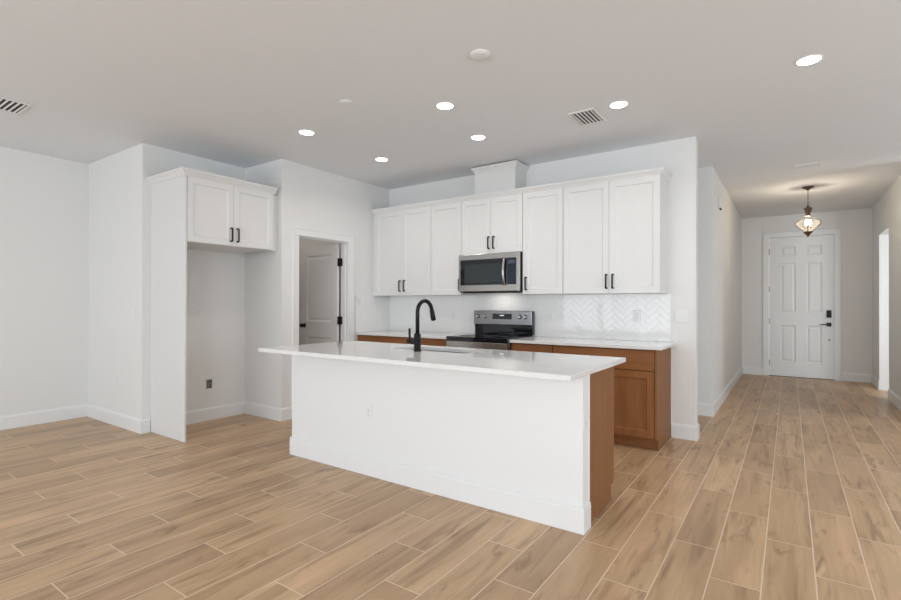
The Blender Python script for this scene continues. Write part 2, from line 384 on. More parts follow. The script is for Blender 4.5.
# ------------------------------------------------------------------ front door
bm = bmesh.new()
dw, dh = FD1-FD0-.012, FDH-.016
cols = [(.165, .385), (.535, .752)]
rows = [(.262, .905), (1.13, 2.005), (2.135, 2.305)]
add_panel_slab(bm, dw, dh, .044, [(a, b, c-.01, d-.01) for a, b in cols for c, d in rows], [(.006, .010), (.018, .015), (.024, .005)], FR(FD0+.006, YE+.012, .01))
door = struct('door_1', bm, DOORP)
hx = FD1-.072
bm = bmesh.new(); add_box(bm, hx-.033, hx+.033, YE-.014, YE+.0118, 1.055, 1.180, bev=.006); add_box(bm, hx-.022, hx+.022, YE-.02, YE-.014, 1.09, 1.168, bev=.003)
obj('keypad_deadbolt', bm, BLACK, door, 'black square keypad deadbolt')
bm = bmesh.new(); add_box(bm, hx-.033, hx+.033, YE-.002, YE+.0118, .905, .97, bev=.004)
add_tube(bm, [(hx, YE, .938), (hx, YE-.05, .938)], .011); add_box(bm, hx-.12, hx+.012, YE-.06, YE-.045, .929, .947, bev=.004)
obj('door_handle', bm, BLACK, door, 'black lever handle with square plate')
bm = bmesh.new(); add_lathe(bm, [(.012, 0), (.012, .006), (.004, .008)], (hx+.004, YE+.0118, .672), 16, 'Y'); obj('lower_lock', bm, BLACK, door, 'small round black lock button')
for z in (.24, .98, 1.55, 2.22):
    bm = bmesh.new(); add_tube(bm, [(FD0+.004, YE+.004, z-.05), (FD0+.004, YE+.004, z+.05)], .007, 10); obj('hinge', bm, DSTEEL, door)
bm = bmesh.new(); add_box(bm, FD0+.001, FD1-.001, YE-.02, YE+.07, .0005, .0095, bev=.002); o = struct('trim_4', bm, mat('bronze_threshold', (.16, .12, .09), .4, .8))

# ------------------------------------------------------------------ pantry door, swung into the pantry
pw, ph = .745, 2.018
PM = Matrix.Translation((XP-T-.026, PD1-.006, .012)) @ Matrix.Rotation(R_(-4), 4, 'Z') @ Matrix.Translation((-pw, -.036, 0))
bm = bmesh.new()
add_panel_slab(bm, pw, ph, .035, [(.115, pw-.115, .24, .83), (.115, pw-.115, 1.03, 1.90)], [(.008, .007), (.018, .012), (.024, .006)], PM)
pd = struct('door_2', bm, DOORP)
kp = PM @ Vector((.062, 0, .975))
bm = bmesh.new(); add_lathe(bm, [(.031, 0), (.031, .006), (.012, .010), (.011, .03), (.024, .038), (.028, .052), (.024, .063), (.01, .068)], kp, 24, 'Y')
obj('door_knob', bm, BLACK, pd, 'round black door knob')
for z in (1.80, 1.066, .24):
    bm = bmesh.new(); add_tube(bm, [(XP-T-.012, PD1-.034, z-.05), (XP-T-.012, PD1-.034, z+.05)], .011, 12)
    add_box(bm, XP-T-.012, XP-T+.030, PD1-.036, PD1-.0045, z-.047, z+.047)
    obj('hinge', bm, BLACK, pd, 'black butt hinge')

# ------------------------------------------------------------------ cabinets
SH = [(.0015, .0), (.006, .009), (0.001, .010)]     # shaker recess profile
def shaker(w_, h_, M, rail=.057):
    bm = bmesh.new(); add_panel_slab(bm, w_, h_, .019, [(rail, w_-rail, rail, h_-rail)], [(.001, .002), (.007, .010)], M); return bm
def pull(x, y, z, axis='-Y', L=.145):
    bm = bmesh.new()
    def P(a, b, c): return (x+a, y-b, z+c) if axis == '-Y' else (x+b, y+a, z+c)
    h2 = L/2
    add_tube(bm, [P(0, 0, -h2+.008), P(0, .022, -h2+.008), P(0, .029, -h2+.012), P(0, .031, -h2+.02), P(0, .031, h2-.02), P(0, .029, h2-.012), P(0, .022, h2-.008), P(0, 0, h2-.008)], [.009, .0085, .0085, .008, .008, .0085, .0085, .009], 10)
    return bm
UF, UB = 4.809, YK           # carcass front of the uppers; door faces at 4.79
def upper(x0, x1, z0, z1, label, doors, pulls, name='wall_cabinet'):
    t = thing(name, label, 'cabinet', ((x0+x1)/2, UF, z0))
    bm = bx(x0+.0005, x1-.0005, UF, UB-.001, z0, z1, bev=.001, seg=1)
    obj('carcass', bm, CAB, t)
    n = doors; g = .003; wd = (x1-x0-g*(n+1))/n
    for k in range(n):
        xa = x0+g+k*(wd+g)
        d = obj('door', shaker(wd, z1-z0-.006, FR(xa, UF-.0195, z0+.003)), CAB, t)
        px_, pz_ = pulls[k]
        if px_ is not None: obj('handle', pull(px_, UF-.0195, pz_), BLACK, d, 'black bar pull')
    return t
U0, U1, U2, U3, U4, U5 = -4.468, -3.554, -3.118, -2.337, -1.885, -.962
ZB, ZT = 1.382, 2.462
ZM = 1.838
upper(U0, U1, ZB, ZT, 'white two-door shaker wall cabinet at the left end of the run, beside the pantry wall', 2, [(-4.036, 1.503), (-3.963, 1.503)])
upper(U1, U2, ZB, ZT, 'narrow white single-door wall cabinet immediately left of the microwave', 1, [(-3.133, 1.50)])
upper(U2, U3, ZM, ZT, 'short white two-door wall cabinet directly above the microwave', 2, [(-2.747, 1.96), (-2.684, 1.96)])
upper(U3, U4, ZB, ZT, 'narrow white single-door wall cabinet immediately right of the microwave', 1, [(-2.291, 1.495)])
upper(U4, U5, ZB, ZT, 'white two-door shaker wall cabinet at the right end of the run, end panel showing', 2, [(-1.445, 1.497), (-1.384, 1.497)])
tag(obj('filler_strip', bx(XP+.001, U0-.001, UF+.004, UF+.02, ZB, ZT), CAB), 'thin white filler strip between the pantry wall and the leftmost wall cabinet', 'filler strip')
# crown moulding along the uppers
CR = [(0, 0), (.006, 0), (.010, .012), (.016, .016), (.030, .042), (.044, .056), (.046, .068), (.050, .070), (.050, .084), (0, .084)]
def crown(path, z, prof=CR, s=1.0):
    bm = bmesh.new(); add_sweep(bm, path, [(o*s, z+h_*s) for o, h_ in prof]); return bm
CZ = ZT-.004
bm = crown([(XP+.022, UF-.0202), (U5+.0008, UF-.0202), (U5+.0008, YK-.001)], CZ, s=.66)
tag(obj('crown_moulding', bm, CAB), 'long white crown moulding along the tops of the kitchen wall cabinets', 'crown moulding')
# boxed chimney above the microwave cabinet
hb = thing('hood_chimney_box', 'white boxed chimney rising to the ceiling above the microwave cabinet', 'chimney cover', (-2.72, 5.0, ZT))
HX0, HX1, HY = -2.972, -2.462, 4.86
HZ0 = ZT+.001
obj('box', bx(HX0, HX1, HY, YK-.001, HZ0, H-.017, bev=.0015, seg=1), CAB, hb)
bm = bmesh.new()
for x0, x1 in ((HX0-.004, HX0+.03), ): add_box(bm, x0, x1, HY-.005, HY-.0002, HZ0+.062, H-.075)
obj('edge_strip', bm, CAB, hb)
obj('crown', crown([(HX0-.0003, YK-.001), (HX0-.0003, HY-.0003), (HX1+.0003, HY-.0003), (HX1+.0003, YK-.001)], H-.016-.084*.74, s=.74), CAB, hb)

# ------------------------------------------------------------------ fridge enclosure
FX = -4.56
fp = tag(obj('refrigerator_end_panel', bx(XN+.001, FX, 2.345, 2.364, .001, ZT, bev=.001, seg=1), CAB), 'tall white full-height end panel on the left side of the refrigerator niche', 'cabinet panel')
FZ0 = 1.852
FY0, FY1 = 2.366, 3.298
t = thing('refrigerator_cabinet', 'white two-door cabinet high over the empty refrigerator niche', 'cabinet', (-4.9, (FY0+FY1)/2, FZ0))
obj('carcass', bx(XN+.001, FX-.0195, FY0, FY1, FZ0, ZT, bev=.001, seg=1), CAB, t)
hw = (FY1-FY0-.009)/2
for k in range(2):
    y = FY0+.003+k*(hw+.003)
    d = obj('door', shaker(hw, ZT-FZ0-.006, FR(FX, y, FZ0+.003, 90)), CAB, t)
    obj('handle', pull(FX, (2.800, 2.870)[k], 1.962, '+X'), BLACK, d, 'black bar pull')
tag(obj('filler_strip', bx(FX-.075, FX-.055, FY1+.001, YP-.001, FZ0, ZT), CAB), 'thin white filler strip between the refrigerator cabinet and the wall pier', 'filler strip')
bm = crown([(XN+.001, 2.3445), (FX+.0008, 2.3445), (FX+.0008, FY1+.022)], CZ, s=.78)
tag(obj('crown_moulding', bm, CAB), 'white crown moulding wrapping the top of the refrigerator cabinet and its panel', 'crown moulding')

# ------------------------------------------------------------------ base cabinets
CT = .914; CTH = .03
BF = 4.549   # carcass front, faces at 4.53
BZ = CT-CTH
def base(x0, x1, label, ndoors, ndraw):
    t = thing('base_cabinet', label, 'cabinet', ((x0+x1)/2, BF, 0))
    bm = bx(x0+.0005, x1-.0005, BF, YK-.001, .1, BZ-.001); obj('carcass', bm, WOOD, t)
    obj('toe_kick', bx(x0+.001, x1-.001, BF+.062, BF+.074, .001, .0995), WOODH, t)
    g = .004; wd = (x1-x0-g*(ndraw+1))/ndraw
    for k in range(ndraw): obj('drawer_front', bx(x0+g+k*(wd+g), x0+g+k*(wd+g)+wd, BF-.0195, BF-.0005, .698, BZ-.012, bev=.002), WOODH, t)
    wd = (x1-x0-g*(ndoors+1))/ndoors
    for k in range(ndoors): obj('door', shaker(wd, .578, FR(x0+g+k*(wd+g), BF-.0195, .112), .06), WOOD, t)
    return t
RG0, RG1 = -3.100, -2.343
base(XP+.002, -3.62, 'brown stained base cabinet in the corner beside the pantry wall', 2, 1)
base(-3.62, RG0-.004, 'narrow brown stained base cabinet immediately left of the range', 1, 1)
base(RG1+.004, -1.888, 'narrow brown stained base cabinet immediately right of the range', 1, 1)
t = base(-1.888, -.9545, 'brown stained base cabinet with a wide drawer at the right end of the back run', 2, 1)
bm = bmesh.new(); add_prism(bm, [(4.531, .1005), (4.531, BZ-.001), (YK-.001, BZ-.001), (YK-.001, .001), (4.60, .001), (4.60, .1005)], 0, .018)
for v in bm.verts: v.co = Vector((-.954+v.co.z, v.co.x, v.co.y))
obj('end_panel', bm, WOODE, t, 'greyer brown flat end panel')
# the two worktops by the wall
for x0, x1, lab in ((XP+.001, RG0-.002, 'white quartz worktop along the wall left of the range'), (RG1+.002, -.890, 'white quartz worktop along the wall right of the range')):
    tag(obj('worktop', bx(x0, x1, 4.497, YK-.002, BZ, CT, bev=.003), QUARTZ), lab, 'worktop')

# ------------------------------------------------------------------ herringbone tile backsplash
def clip(poly, a, b, c):     # keep a*x+b*y<=c
    out = []
    for i in range(len(poly)):
        p, q = poly[i], poly[(i+1) % len(poly)]; dp, dq = a*p[0]+b*p[1]-c, a*q[0]+b*q[1]-c
        if dp <= 0: out.append(p)
        if dp*dq < 0: s = dp/(dp-dq); out.append((p[0]+s*(q[0]-p[0]), p[1]+s*(q[1]-p[1])))
    return out
def herringbone(bm, u0_, u1_, v0_, v1_, place, W=.0508, n=3, ou=0, ov=0):
    gr = .0011; c45 = math.sqrt(.5); N = 70
    rects = []
    for x in range(-N, N):
        for y in range(-N, N):
            k = (x-y) % (2*n)
            if k == 0: rects.append((x, x+n, y, y+1))
            elif k == 2*n-1: rects.append((x, x+1, y, y+n))
    for a, b, c, d in rects:
        a2, b2, c2, d2 = a*W+gr, b*W-gr, c*W+gr, d*W-gr
        def mk(e):
            q = [(a2+e, c2+e), (b2-e, c2+e), (b2-e, d2-e), (a2+e, d2-e)]
            q = [((p[0]-p[1])*c45+ou, (p[0]+p[1])*c45+ov) for p in q]
            for A in ((1, 0, u1_-e), (-1, 0, -(u0_+e)), (0, 1, v1_-e), (0, -1, -(v0_+e))):
                if len(q) < 3: return []
                q = clip(q, *A)
            return q
        lo, hi = mk(0), mk(.0021)
        if len(lo) < 3 or len(hi) != len(lo): continue
        tx, ty = random.gauss(0, .004), random.gauss(0, .004); cu = sum(p[0] for p in hi)/len(hi); cv = sum(p[1] for p in hi)/len(hi)
        V0 = [bm.verts.new(place(p[0], p[1], .0005)) for p in lo]
        V1 = [bm.verts.new(place(p[0], p[1], .0050)) for p in lo]
        V2 = [bm.verts.new(place(p[0], p[1], .0060+(p[0]-cu)*tx+(p[1]-cv)*ty)) for p in hi]
        nn = len(lo)
        for i in range(nn):
            j = (i+1) % nn
            bm.faces.new((V0[i], V0[j], V1[j], V1[i])); f = bm.faces.new((V1[i], V1[j], V2[j], V2[i]))
        bm.faces.new(V2)
bs = thing('tile_backsplash', 'glossy white herringbone tile backsplash between worktops and wall cabinets', 'backsplash', (-2.7, YK-.01, CT))
def on_back(u, v, d): return (u, YK-.004-d, v)
def on_side(u, v, d): return (XP+.004+d, u, v)
bm = bmesh.new(); herringbone(bm, XP+.012, -.93, CT+.001, ZB-.001, on_back, ou=-2.0, ov=1.0)
obj('back_tiles', bm, TILE, bs)
bm = bmesh.new(); herringbone(bm, 4.487, YK-.012, CT+.001, ZB-.001, on_side, ou=4.8, ov=1.0)
obj('side_tiles', bm, TILE, bs)
bm = bmesh.new(); add_box(bm, XP+.001, -.928, YK-.0088, YK-.001, CT+.0005, ZB-.0005); add_box(bm, XP+.001, XP+.0088, 4.485, YK-.0088, CT+.0005, ZB-.0005)
obj('grout', bm, GROUT, bs)

# ------------------------------------------------------------------ range
rg = thing('range', 'freestanding stainless electric range with black glass cooktop between the base cabinets', 'range', (-2.72, 4.8, 0))
RZ = .924
obj('body', bx(RG0, RG1, 4.50, 5.115, .06, RZ-.022, bev=.003), DSTEEL, rg)
obj('cooktop', bx(RG0+.001, RG1-.001, 4.46, 5.05, RZ-.0215, RZ, bev=.004), BGLASS, rg, 'black glass cooktop')
BURN = mat('burner_marking', (.16, .16, .17), .3)
for cx_, cy_, rr in ((-2.92, 4.62, .095), (-2.53, 4.62, .11), (-2.92, 4.89, .075), (-2.53, 4.89, .085)):
    bm = bmesh.new(); add_lathe(bm, [(rr-.003, 0), (rr-.003, .0006), (rr, .0006), (rr, 0)], (cx_, cy_, RZ), 40)
    obj('burner_ring', bm, BURN, rg)
obj('front_rail', bx(RG0+.001, RG1-.001, 4.462, 4.4995, .876, RZ-.022, bev=.003), BGLASS, rg, 'black front edge under the cooktop')
od = obj('oven_door', bx(RG0+.003, RG1-.003, 4.455, 4.4995, .27, .874, bev=.004), STEEL, rg)
obj('oven_window', bx(RG0+.09, RG1-.09, 4.452, 4.456, .38, .70, bev=.001), BGLASS, od)
bm = bmesh.new(); add_tube(bm, [(RG0+.05, 4.455, .79), (RG0+.05, 4.41, .79)], .009); add_tube(bm, [(RG1-.05, 4.455, .79), (RG1-.05, 4.41, .79)], .009); add_tube(bm, [(RG0+.03, 4.405, .79), (RG1-.03, 4.405, .79)], .012)
obj('oven_handle', bm, STEEL, od)
obj('storage_drawer', bx(RG0+.003, RG1-.003, 4.458, 4.4995, .09, .262, bev=.004), STEEL, rg)
bg = obj('backguard', bx(RG0+.006, RG1-.001, 5.055, 5.115, RZ, 1.197, bev=.006), BGLASS, rg, 'black glass backguard')
pan = obj('control_panel', bx(RG0+.001, RG1-.004, 5.038, 5.056, 1.038, 1.200, bev=.006), DSTEEL, rg, 'stainless control panel')
obj('display', bx(-2.842, -2.592, 5.0365, 5.0395, 1.102, 1.165, bev=.001), BGLASS, pan, 'black clock display')
disp = [o for o in pan.children if o.name.startswith('display')][0]
obj('clock_readout', bx(-2.745, -2.690, 5.0362, 5.0366, 1.140, 1.150), DISP, pan, 'pale lit clock readout')
for x in (-3.035, -2.940, -2.490, -2.422):
    bm = bmesh.new(); add_lathe(bm, [(.026, 0), (.026, .004), (.021, .008), (.019, .028), (.016, .031)], (x, 5.0385, 1.132), 24, 'Y'); add_box(bm, x-.003, x+.003, 5.004, 5.008, 1.116, 1.148)
    obj('knob', bm, STEEL, pan)
for x in (RG0+.05, RG1-.05):
    for y in (4.56, 5.05):
        bm = bmesh.new(); add_lathe(bm, [(.02, 0), (.02, .0605)], (x, y, .0005), 16); obj('foot', bm, BLACK, rg)

# ------------------------------------------------------------------ microwave
MX0, MX1, MZ0, MZ1 = -3.117, -2.347, 1.406, 1.8375
MY = 4.735
mw = thing('microwave', 'stainless over-the-range microwave mounted under the short wall cabinet', 'microwave', (-2.73, 4.93, MZ0))
obj('body', bx(MX0+.002, MX1-.002, MY+.03, YK-.002, MZ0, MZ1, bev=.003), mat('microwave_black_case', (.02, .02, .021), .4), mw, 'black metal case')
fr = obj('front_frame', bx(MX0, MX1, MY, MY+.0295, MZ0+.012, MZ1-.001, bev=.004), STEEL, mw, 'stainless front frame')
dr = obj('door_glass', bx(MX0+.026, MX1-.148, MY-.004, MY+.004, MZ0+.082, MZ1-.062, bev=.003), BGLASS, mw, 'black glass door')
obj('window', bx(MX0+.085, MX1-.215, MY-.0052, MY-.0035, MZ0+.108, MZ1-.115, bev=.0005), WGLASS, dr, 'dark window')
mwp = obj('control_panel', bx(MX1-.146, MX1-.036, MY-.004, MY+.004, MZ0+.082, MZ1-.062, bev=.003), mat('microwave_panel_glass', (.012, .02, .035), .1), mw, 'dark keypad panel')
bm = bmesh.new(); add_box(bm, MX1-.132, MX1-.05, MY-.0052, MY-.0038, MZ1-.125, MZ1-.085)
obj('clock', bm, mat('clock_window', (.06, .09, .13), .1), mw)
KEY = mat('keypad_keys', (.016, .025, .04), .2)
for i in range(3):
    for j in range(6): obj('key', bx(MX1-.132+i*.030, MX1-.112+i*.030, MY-.0050, MY-.0038, MZ0+.10+j*.033, MZ0+.117+j*.033), KEY, mwp)
bm = bmesh.new(); pts = []; rr = []
for k in range(13):
    s = k/12; pts.append((MX1-.172, MY-.018-.030*math.sin(math.pi*s), MZ0+.083+s*(.28))); rr.append(.0135)
add_tube(bm, [(MX1-.172, MY, pts[0][2]+.004)]+pts+[(MX1-.172, MY, pts[-1][2]-.004)], [.012]+rr+[.012], 14)
obj('handle', bm, STEEL, mw, 'curved stainless handle')
bm = bmesh.new(); add_box(bm, MX0+.05, MX1-.05, MY+.02, MY+.12, MZ0-.008, MZ0+.001, bev=.002); obj('underside_grille', bm, BLACK, mw)

# ------------------------------------------------------------------ island
IX0, IX1, IY, IYW, IYB = -3.463, -.943, 2.690, 2.795, 3.335
isl = thing('kitchen_island', 'long kitchen island with a white front panel and brown cabinet end', 'kitchen island', ((IX0+IX1)/2, 3.0, 0))
ICT = .922; IBZ = ICT-.028
obj('front_panel', bx(IX0, IX1, IY, IYW, .001, IBZ-.001, bev=.0025), TRIM, isl, 'plain white painted front panel')
bm = bmesh.new()
IBB = [(0, .001), (.016, .001), (.016, .122), (.012, .134), (.007, .142), (.005, .148), (0, .148)]
IBB = [(0, .001), (.012, .001), (.012, .128), (.0105, .131), (.0105, .144), (.008, .148), (0, .148)]
add_sweep(bm, [(IX0-.0003, IYW), (IX0-.0003, IY-.0003), (IX1+.0003, IY-.0003), (IX1+.0003, IYW)], IBB)
obj('baseboard', bm, TRIM, isl)
obj('trim_strip', bx(IX1-.02, IX1+.004, IYW-.010, IYW+.006, .149, IBZ-.001, bev=.002), TRIM, isl)
bm = bmesh.new(); add_prism(bm, [(IYW+.0065, .001), (IYW+.0065, IBZ-.001), (IYB-.02, IBZ-.001), (IYB-.02, .1005), (IYB-.075, .1005), (IYB-.075, .001)], 0, .018)
for v in bm.verts: v.co = Vector((IX1-.030+v.co.z, v.co.x, v.co.y))
obj('end_panel', bm, WOODE, isl, 'flat brown end panel')
bm = bmesh.new(); add_prism(bm, [(IYW+.0065, .001), (IYW+.0065, IBZ-.001), (IYB-.02, IBZ-.001), (IYB-.02, .1005), (IYB-.075, .1005), (IYB-.075, .001)], 0, .018)
for v in bm.verts: v.co = Vector((IX0+.012+v.co.z, v.co.x, v.co.y))
obj('end_panel', bm, WOODE, isl, 'flat brown end panel')
xs = [IX0+.031, -2.84, -2.68, -1.84, -1.40, IX1-.031]
bm = bmesh.new(); add_box(bm, xs[0], xs[-1], IYW+.001, IYW+.012, .1, IBZ-.002)
add_box(bm, xs[0], xs[-1], IYW+.012, IYB-.021, .1, .118)
for x in xs[1:-1]: add_box(bm, x-.009, x+.009, IYW+.012, IYB-.021, .118, IBZ-.003)
add_box(bm, xs[0], xs[-1], IYB-.085, IYB-.075, .001, .0995)
obj('carcass', bm, WOOD, isl)
for k, (a, b) in enumerate([(IX0+.014, -2.84), (-2.84, -2.265), (-2.265, -1.69), (-1.69, IX1-.013)]):
    M = Matrix.Translation((b-.002, IYB, .112)) @ Matrix.Rotation(R_(180), 4, 'Z')
    obj('door', shaker(b-a-.004, IBZ-.012-.112, M, .06), WOOD, isl)
# worktop with the sink cut-out
SX0, SX1, SY0, SY1 = -2.615, -1.905, 2.985, 3.275
CX0, CX1, CY0, CY1 = -3.474, -.893, 2.375, 3.385
bm = bmesh.new()
add_box(bm, CX0, SX0, CY0, CY1, IBZ, ICT); add_box(bm, SX1, CX1, CY0, CY1, IBZ, ICT); add_box(bm, SX0, SX1, CY0, SY0, IBZ, ICT); add_box(bm, SX0, SX1, SY1, CY1, IBZ, ICT)
bm.free()
bm = bmesh.new()
def ringv(x0, x1, y0, y1, z): return [bm.verts.new(p) for p in ((x0, y0, z), (x1, y0, z), (x1, y1, z), (x0, y1, z))]
e = .003
loops = [ringv(SX0, SX1, SY0, SY1, IBZ), ringv(SX0, SX1, SY0, SY1, ICT-.002), ringv(SX0-.002, SX1+.002, SY0-.002, SY1+.002, ICT), ringv(CX0+e, CX1-e, CY0+e, CY1-e, ICT), ringv(CX0, CX1, CY0, CY1, ICT-e), ringv(CX0, CX1, CY0, CY1, IBZ+.001), ringv(CX0+.001, CX1-.001, CY0+.001, CY1-.001, IBZ)]
loops.append(loops[0])
for a, b in zip(loops, loops[1:]):
    for k in range(4): bm.faces.new((a[k], a[(k+1) % 4], b[(k+1) % 4], b[k]))
tag(obj('island_worktop', bm, QUARTZ), 'large white quartz worktop overhanging the kitchen island', 'worktop')
sk = thing('undermount_sink', 'stainless undermount sink sunk in the island worktop behind the faucet', 'sink', ((SX0+SX1)/2, (SY0+SY1)/2, .70))
bm = bmesh.new()
def rv(ins, z): return [bm.verts.new(p) for p in ((SX0-.002+ins, SY0-.002+ins, z), (SX1+.002-ins, SY0-.002+ins, z), (SX1+.002-ins, SY1+.002-ins, z), (SX0-.002+ins, SY1+.002-ins, z))]
L_ = [rv(-.012, IBZ-.001), rv(0.004, IBZ-.001), rv(.012, .70), rv(.03, .685)]
for a, b in zip(L_, L_[1:]):
    for k in range(4): bm.faces.new((a[k], a[(k+1) % 4], b[(k+1) % 4], b[k]))
bm.faces.new(L_[-1])
o = obj('bowl', bm, SINKM, sk); o.modifiers.new('solid', 'SOLIDIFY').thickness = .0015
bm = bmesh.new(); add_lathe(bm, [(.0, .6866), (.03, .6866), (.045, .6862), (.045, .6854)], ((SX0+SX1)/2, (SY0+SY1)/2, 0), 24); obj('drain', bm, STEEL, sk)

# ------------------------------------------------------------------ faucet
fx, fy = -2.290, 2.918
fc = thing('kitchen_faucet', 'matte black gooseneck pull-down faucet on the island worktop', 'faucet', (fx, fy, ICT))
bm = bmesh.new(); add_lathe(bm, [(.029, ICT+.0002), (.029, ICT+.006), (.026, ICT+.009), (.026, ICT+.125), (.022, ICT+.132), (.017, ICT+.136)], (fx, fy, 0), 28); obj('base', bm, BLACK, fc)
bm = bmesh.new(); pts = [(fx, fy, ICT+.13), (fx, fy, 1.21)]; ra = .080
for k in range(1, 17):
    a = math.pi*k/16*.94
    pts.append((fx+.10*(ra-ra*math.cos(a)), fy+ra-ra*math.cos(a), 1.213+ra*math.sin(a)*1.10))
add_tube(bm, pts, .0152, 16); obj('spout', bm, BLACK, fc)
p1 = Vector(pts[-1]); dd = (Vector(pts[-1])-Vector(pts[-2])).normalized()
bm = bmesh.new(); add_tube(bm, [p1-dd*.004, p1+dd*.005, p1+dd*.045, p1+dd*.078, p1+dd*.083], [.016, .018, .020, .020, .016], 18); obj('spray_head', bm, BLACK, fc)
bm = bmesh.new(); add_tube(bm, [(fx-.02, fy, .993), (fx-.090, fy, .993)], .018, 16); add_tube(bm, [(fx-.075, fy, .993), (fx-.075, fy, 1.03), (fx-.077, fy, 1.092)], [.0095, .009, .0085], 12); obj('lever_handle', bm, BLACK, fc)

# ------------------------------------------------------------------ ceiling fittings
def downlight(x, y, label):
    t = thing('recessed_light', label, 'ceiling light', (x, y, H-.006), 'round recessed ceiling lights')
    bm = bmesh.new(); add_lathe(bm, [(.062, -.0002), (.066, -.005), (.072, -.005), (.077, -.003), (.078, -.0002)], (x, y, H), 40); obj('trim_ring', bm, VENTM, t)
    bm = bmesh.new(); add_lathe(bm, [(.0, -.004), (.063, -.004), (.063, -.0004)], (x, y, H), 40); obj('lens', bm, LENS, t, 'glowing round lens')
    l = area('downlight_lamp', (x, y, H-.012), (0, 0, -1), .13, .13, DOWNLIGHT_W, DOWNLIGHT_COL, 'DISK', 150)
    return t
LT = [(.104, 3.946, 'recessed light nearest the hallway, rightmost on the ceiling'),
      (-1.105, 3.973, 'recessed light just right of the square ceiling vent'),
      (-2.246, 3.211, 'recessed light between the two round white ceiling discs and the microwave, above the faucet'),
      (-3.646, 2.989, 'leftmost recessed light, toward the refrigerator niche'),
      (-2.414, 4.001, 'recessed light in front of the boxed chimney'),
      (-3.649, 4.012, 'recessed light nearest the pantry door wall corner')]
for a in LT: downlight(*a)
def disc(name, x, y, r, label, k=.6):
    t = thing(name, label, 'ceiling disc', (x, y, H-.03))
    bm = bmesh.new(); add_lathe(bm, [(r, -.0003), (r, -.012*k), (r*.97, -.016*k), (r*.9, -.017*k)], (x, y, H), 36); obj('base', bm, PLASTIC, t)
    bm = bmesh.new(); add_lathe(bm, [(r*.86, -.0172*k), (r*.86, -.024*k), (r*.8, -.028*k), (.001, -.029*k)], (x, y, H), 36); obj('cover', bm, PLASTIC, t)
disc('smoke_detector', -1.600, 2.671, .065, 'larger round white smoke detector, nearest the camera on the ceiling')
disc('ceiling_cover', -2.841, 2.711, .052, 'smaller round white ceiling disc left of the recessed light above the faucet', .4)
def vent(name, x0, x1, y0, y1, nslat, along, label, group=None, th=.012):
    t = thing(name, label, 'air vent', ((x0+x1)/2, (y0+y1)/2, H-th))
    fwid = .018
    bm = bmesh.new()
    add_box(bm, x0, x1, y0, y0+fwid, H-th, H-.0005, bev=.003); add_box(bm, x0, x1, y1-fwid, y1, H-th, H-.0005, bev=.003)
    add_box(bm, x0, x0+fwid, y0+fwid, y1-fwid, H-th, H-.0005, bev=.003); add_box(bm, x1-fwid, x1, y0+fwid, y1-fwid, H-th, H-.0005, bev=.003)
    obj('frame', bm, VENTM, t)
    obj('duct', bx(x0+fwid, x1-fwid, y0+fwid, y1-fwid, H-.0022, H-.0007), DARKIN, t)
    for k in range(nslat):
        bm = bmesh.new(); s = (k+.5)/nslat
        if along == 'Y':
            xc = x0+fwid+(x1-x0-2*fwid)*s; add_box(bm, -.0055, .0055, y0+fwid, y1-fwid, -.0007, .0007)
            for v in bm.verts: v.co = Vector((xc + v.co.x*math.cos(.5)-v.co.z*math.sin(.5), v.co.y, H-.0075+v.co.x*math.sin(.5)+v.co.z))
        else:
            yc = y0+fwid+(y1-y0-2*fwid)*s; add_box(bm, x0+fwid, x1-fwid, -.0055, .0055, -.0007, .0007)
            for v in bm.verts: v.co = Vector((v.co.x, yc + v.co.y*math.cos(.5), H-.0075-v.co.y*math.sin(.5)+v.co.z))
        obj('slat', bm, VENTM, t)
vent('ceiling_vent', -1.505, -1.285, 3.915, 4.255, 6, 'Y', 'square white ceiling vent with dark slots above the range worktop')
vent('ceiling_vent', -5.26, -4.925, .80, 1.325, 14, 'X', 'dark slotted ceiling vent at the left edge of the photo')
vent('ceiling_vent', .04, .30, 6.82, 7.03, 5, 'X', 'thin white ceiling vent in the hallway before the pendant')

# ------------------------------------------------------------------ pendant
px0, py0 = .204, 8.213
pn = thing('pendant_lantern', 'bronze pendant lantern with a clear bell glass hanging in the hallway', 'pendant light', (px0, py0, 2.18))
bm = bmesh.new(); add_lathe(bm, [(.068, H-.0006), (.068, H-.006), (.060, H-.012), (.035, H-.026), (.014, H-.040), (.008, H-.05)], (px0, py0, 0), 32); obj('canopy', bm, BRONZE, pn)
bm = bmesh.new(); z = H-.048; k = 0
while z > 2.60:
    c = Vector((px0, py0, z-.014)); pts = []
    for j in range(13):
        a = 2*math.pi*j/12; p = Vector((math.cos(a)*.0075, 0, math.sin(a)*.0145))
        pts.append(c + (p if k % 2 == 0 else Vector((0, p.x, p.z))))
    add_tube(bm, pts, .0021, 6); z -= .0235; k += 1
obj('chain', bm, BRONZE, pn)
bm = bmesh.new(); add_lathe(bm, [(.003, 2.612), (.014, 2.60), (.018, 2.585), (.020, 2.578), (.044, 2.572), (.046, 2.562), (.036, 2.545), (.026, 2.52), (.020, 2.495), (.030, 2.475), (.036, 2.468), (.034, 2.462)], (px0, py0, 0), 28)
for a in range(4):
    q = a*math.pi/2+.5; d = Vector((math.cos(q), math.sin(q), 0)); c = Vector((px0, py0, 0))
    add_tube(bm, [c+d*.020+Vector((0, 0, 2.49)), c+d*.034+Vector((0, 0, 2.52)), c+d*.046+Vector((0, 0, 2.555)), c+d*.054+Vector((0, 0, 2.575))], .004, 8)
obj('cap', bm, BRONZE, pn)
bm = bmesh.new()
outer = [(.036, 2.468), (.048, 2.455), (.075, 2.437), (.112, 2.415), (.140, 2.390), (.148, 2.368), (.142, 2.345), (.118, 2.318), (.085, 2.290), (.060, 2.266), (.050, 2.252)]
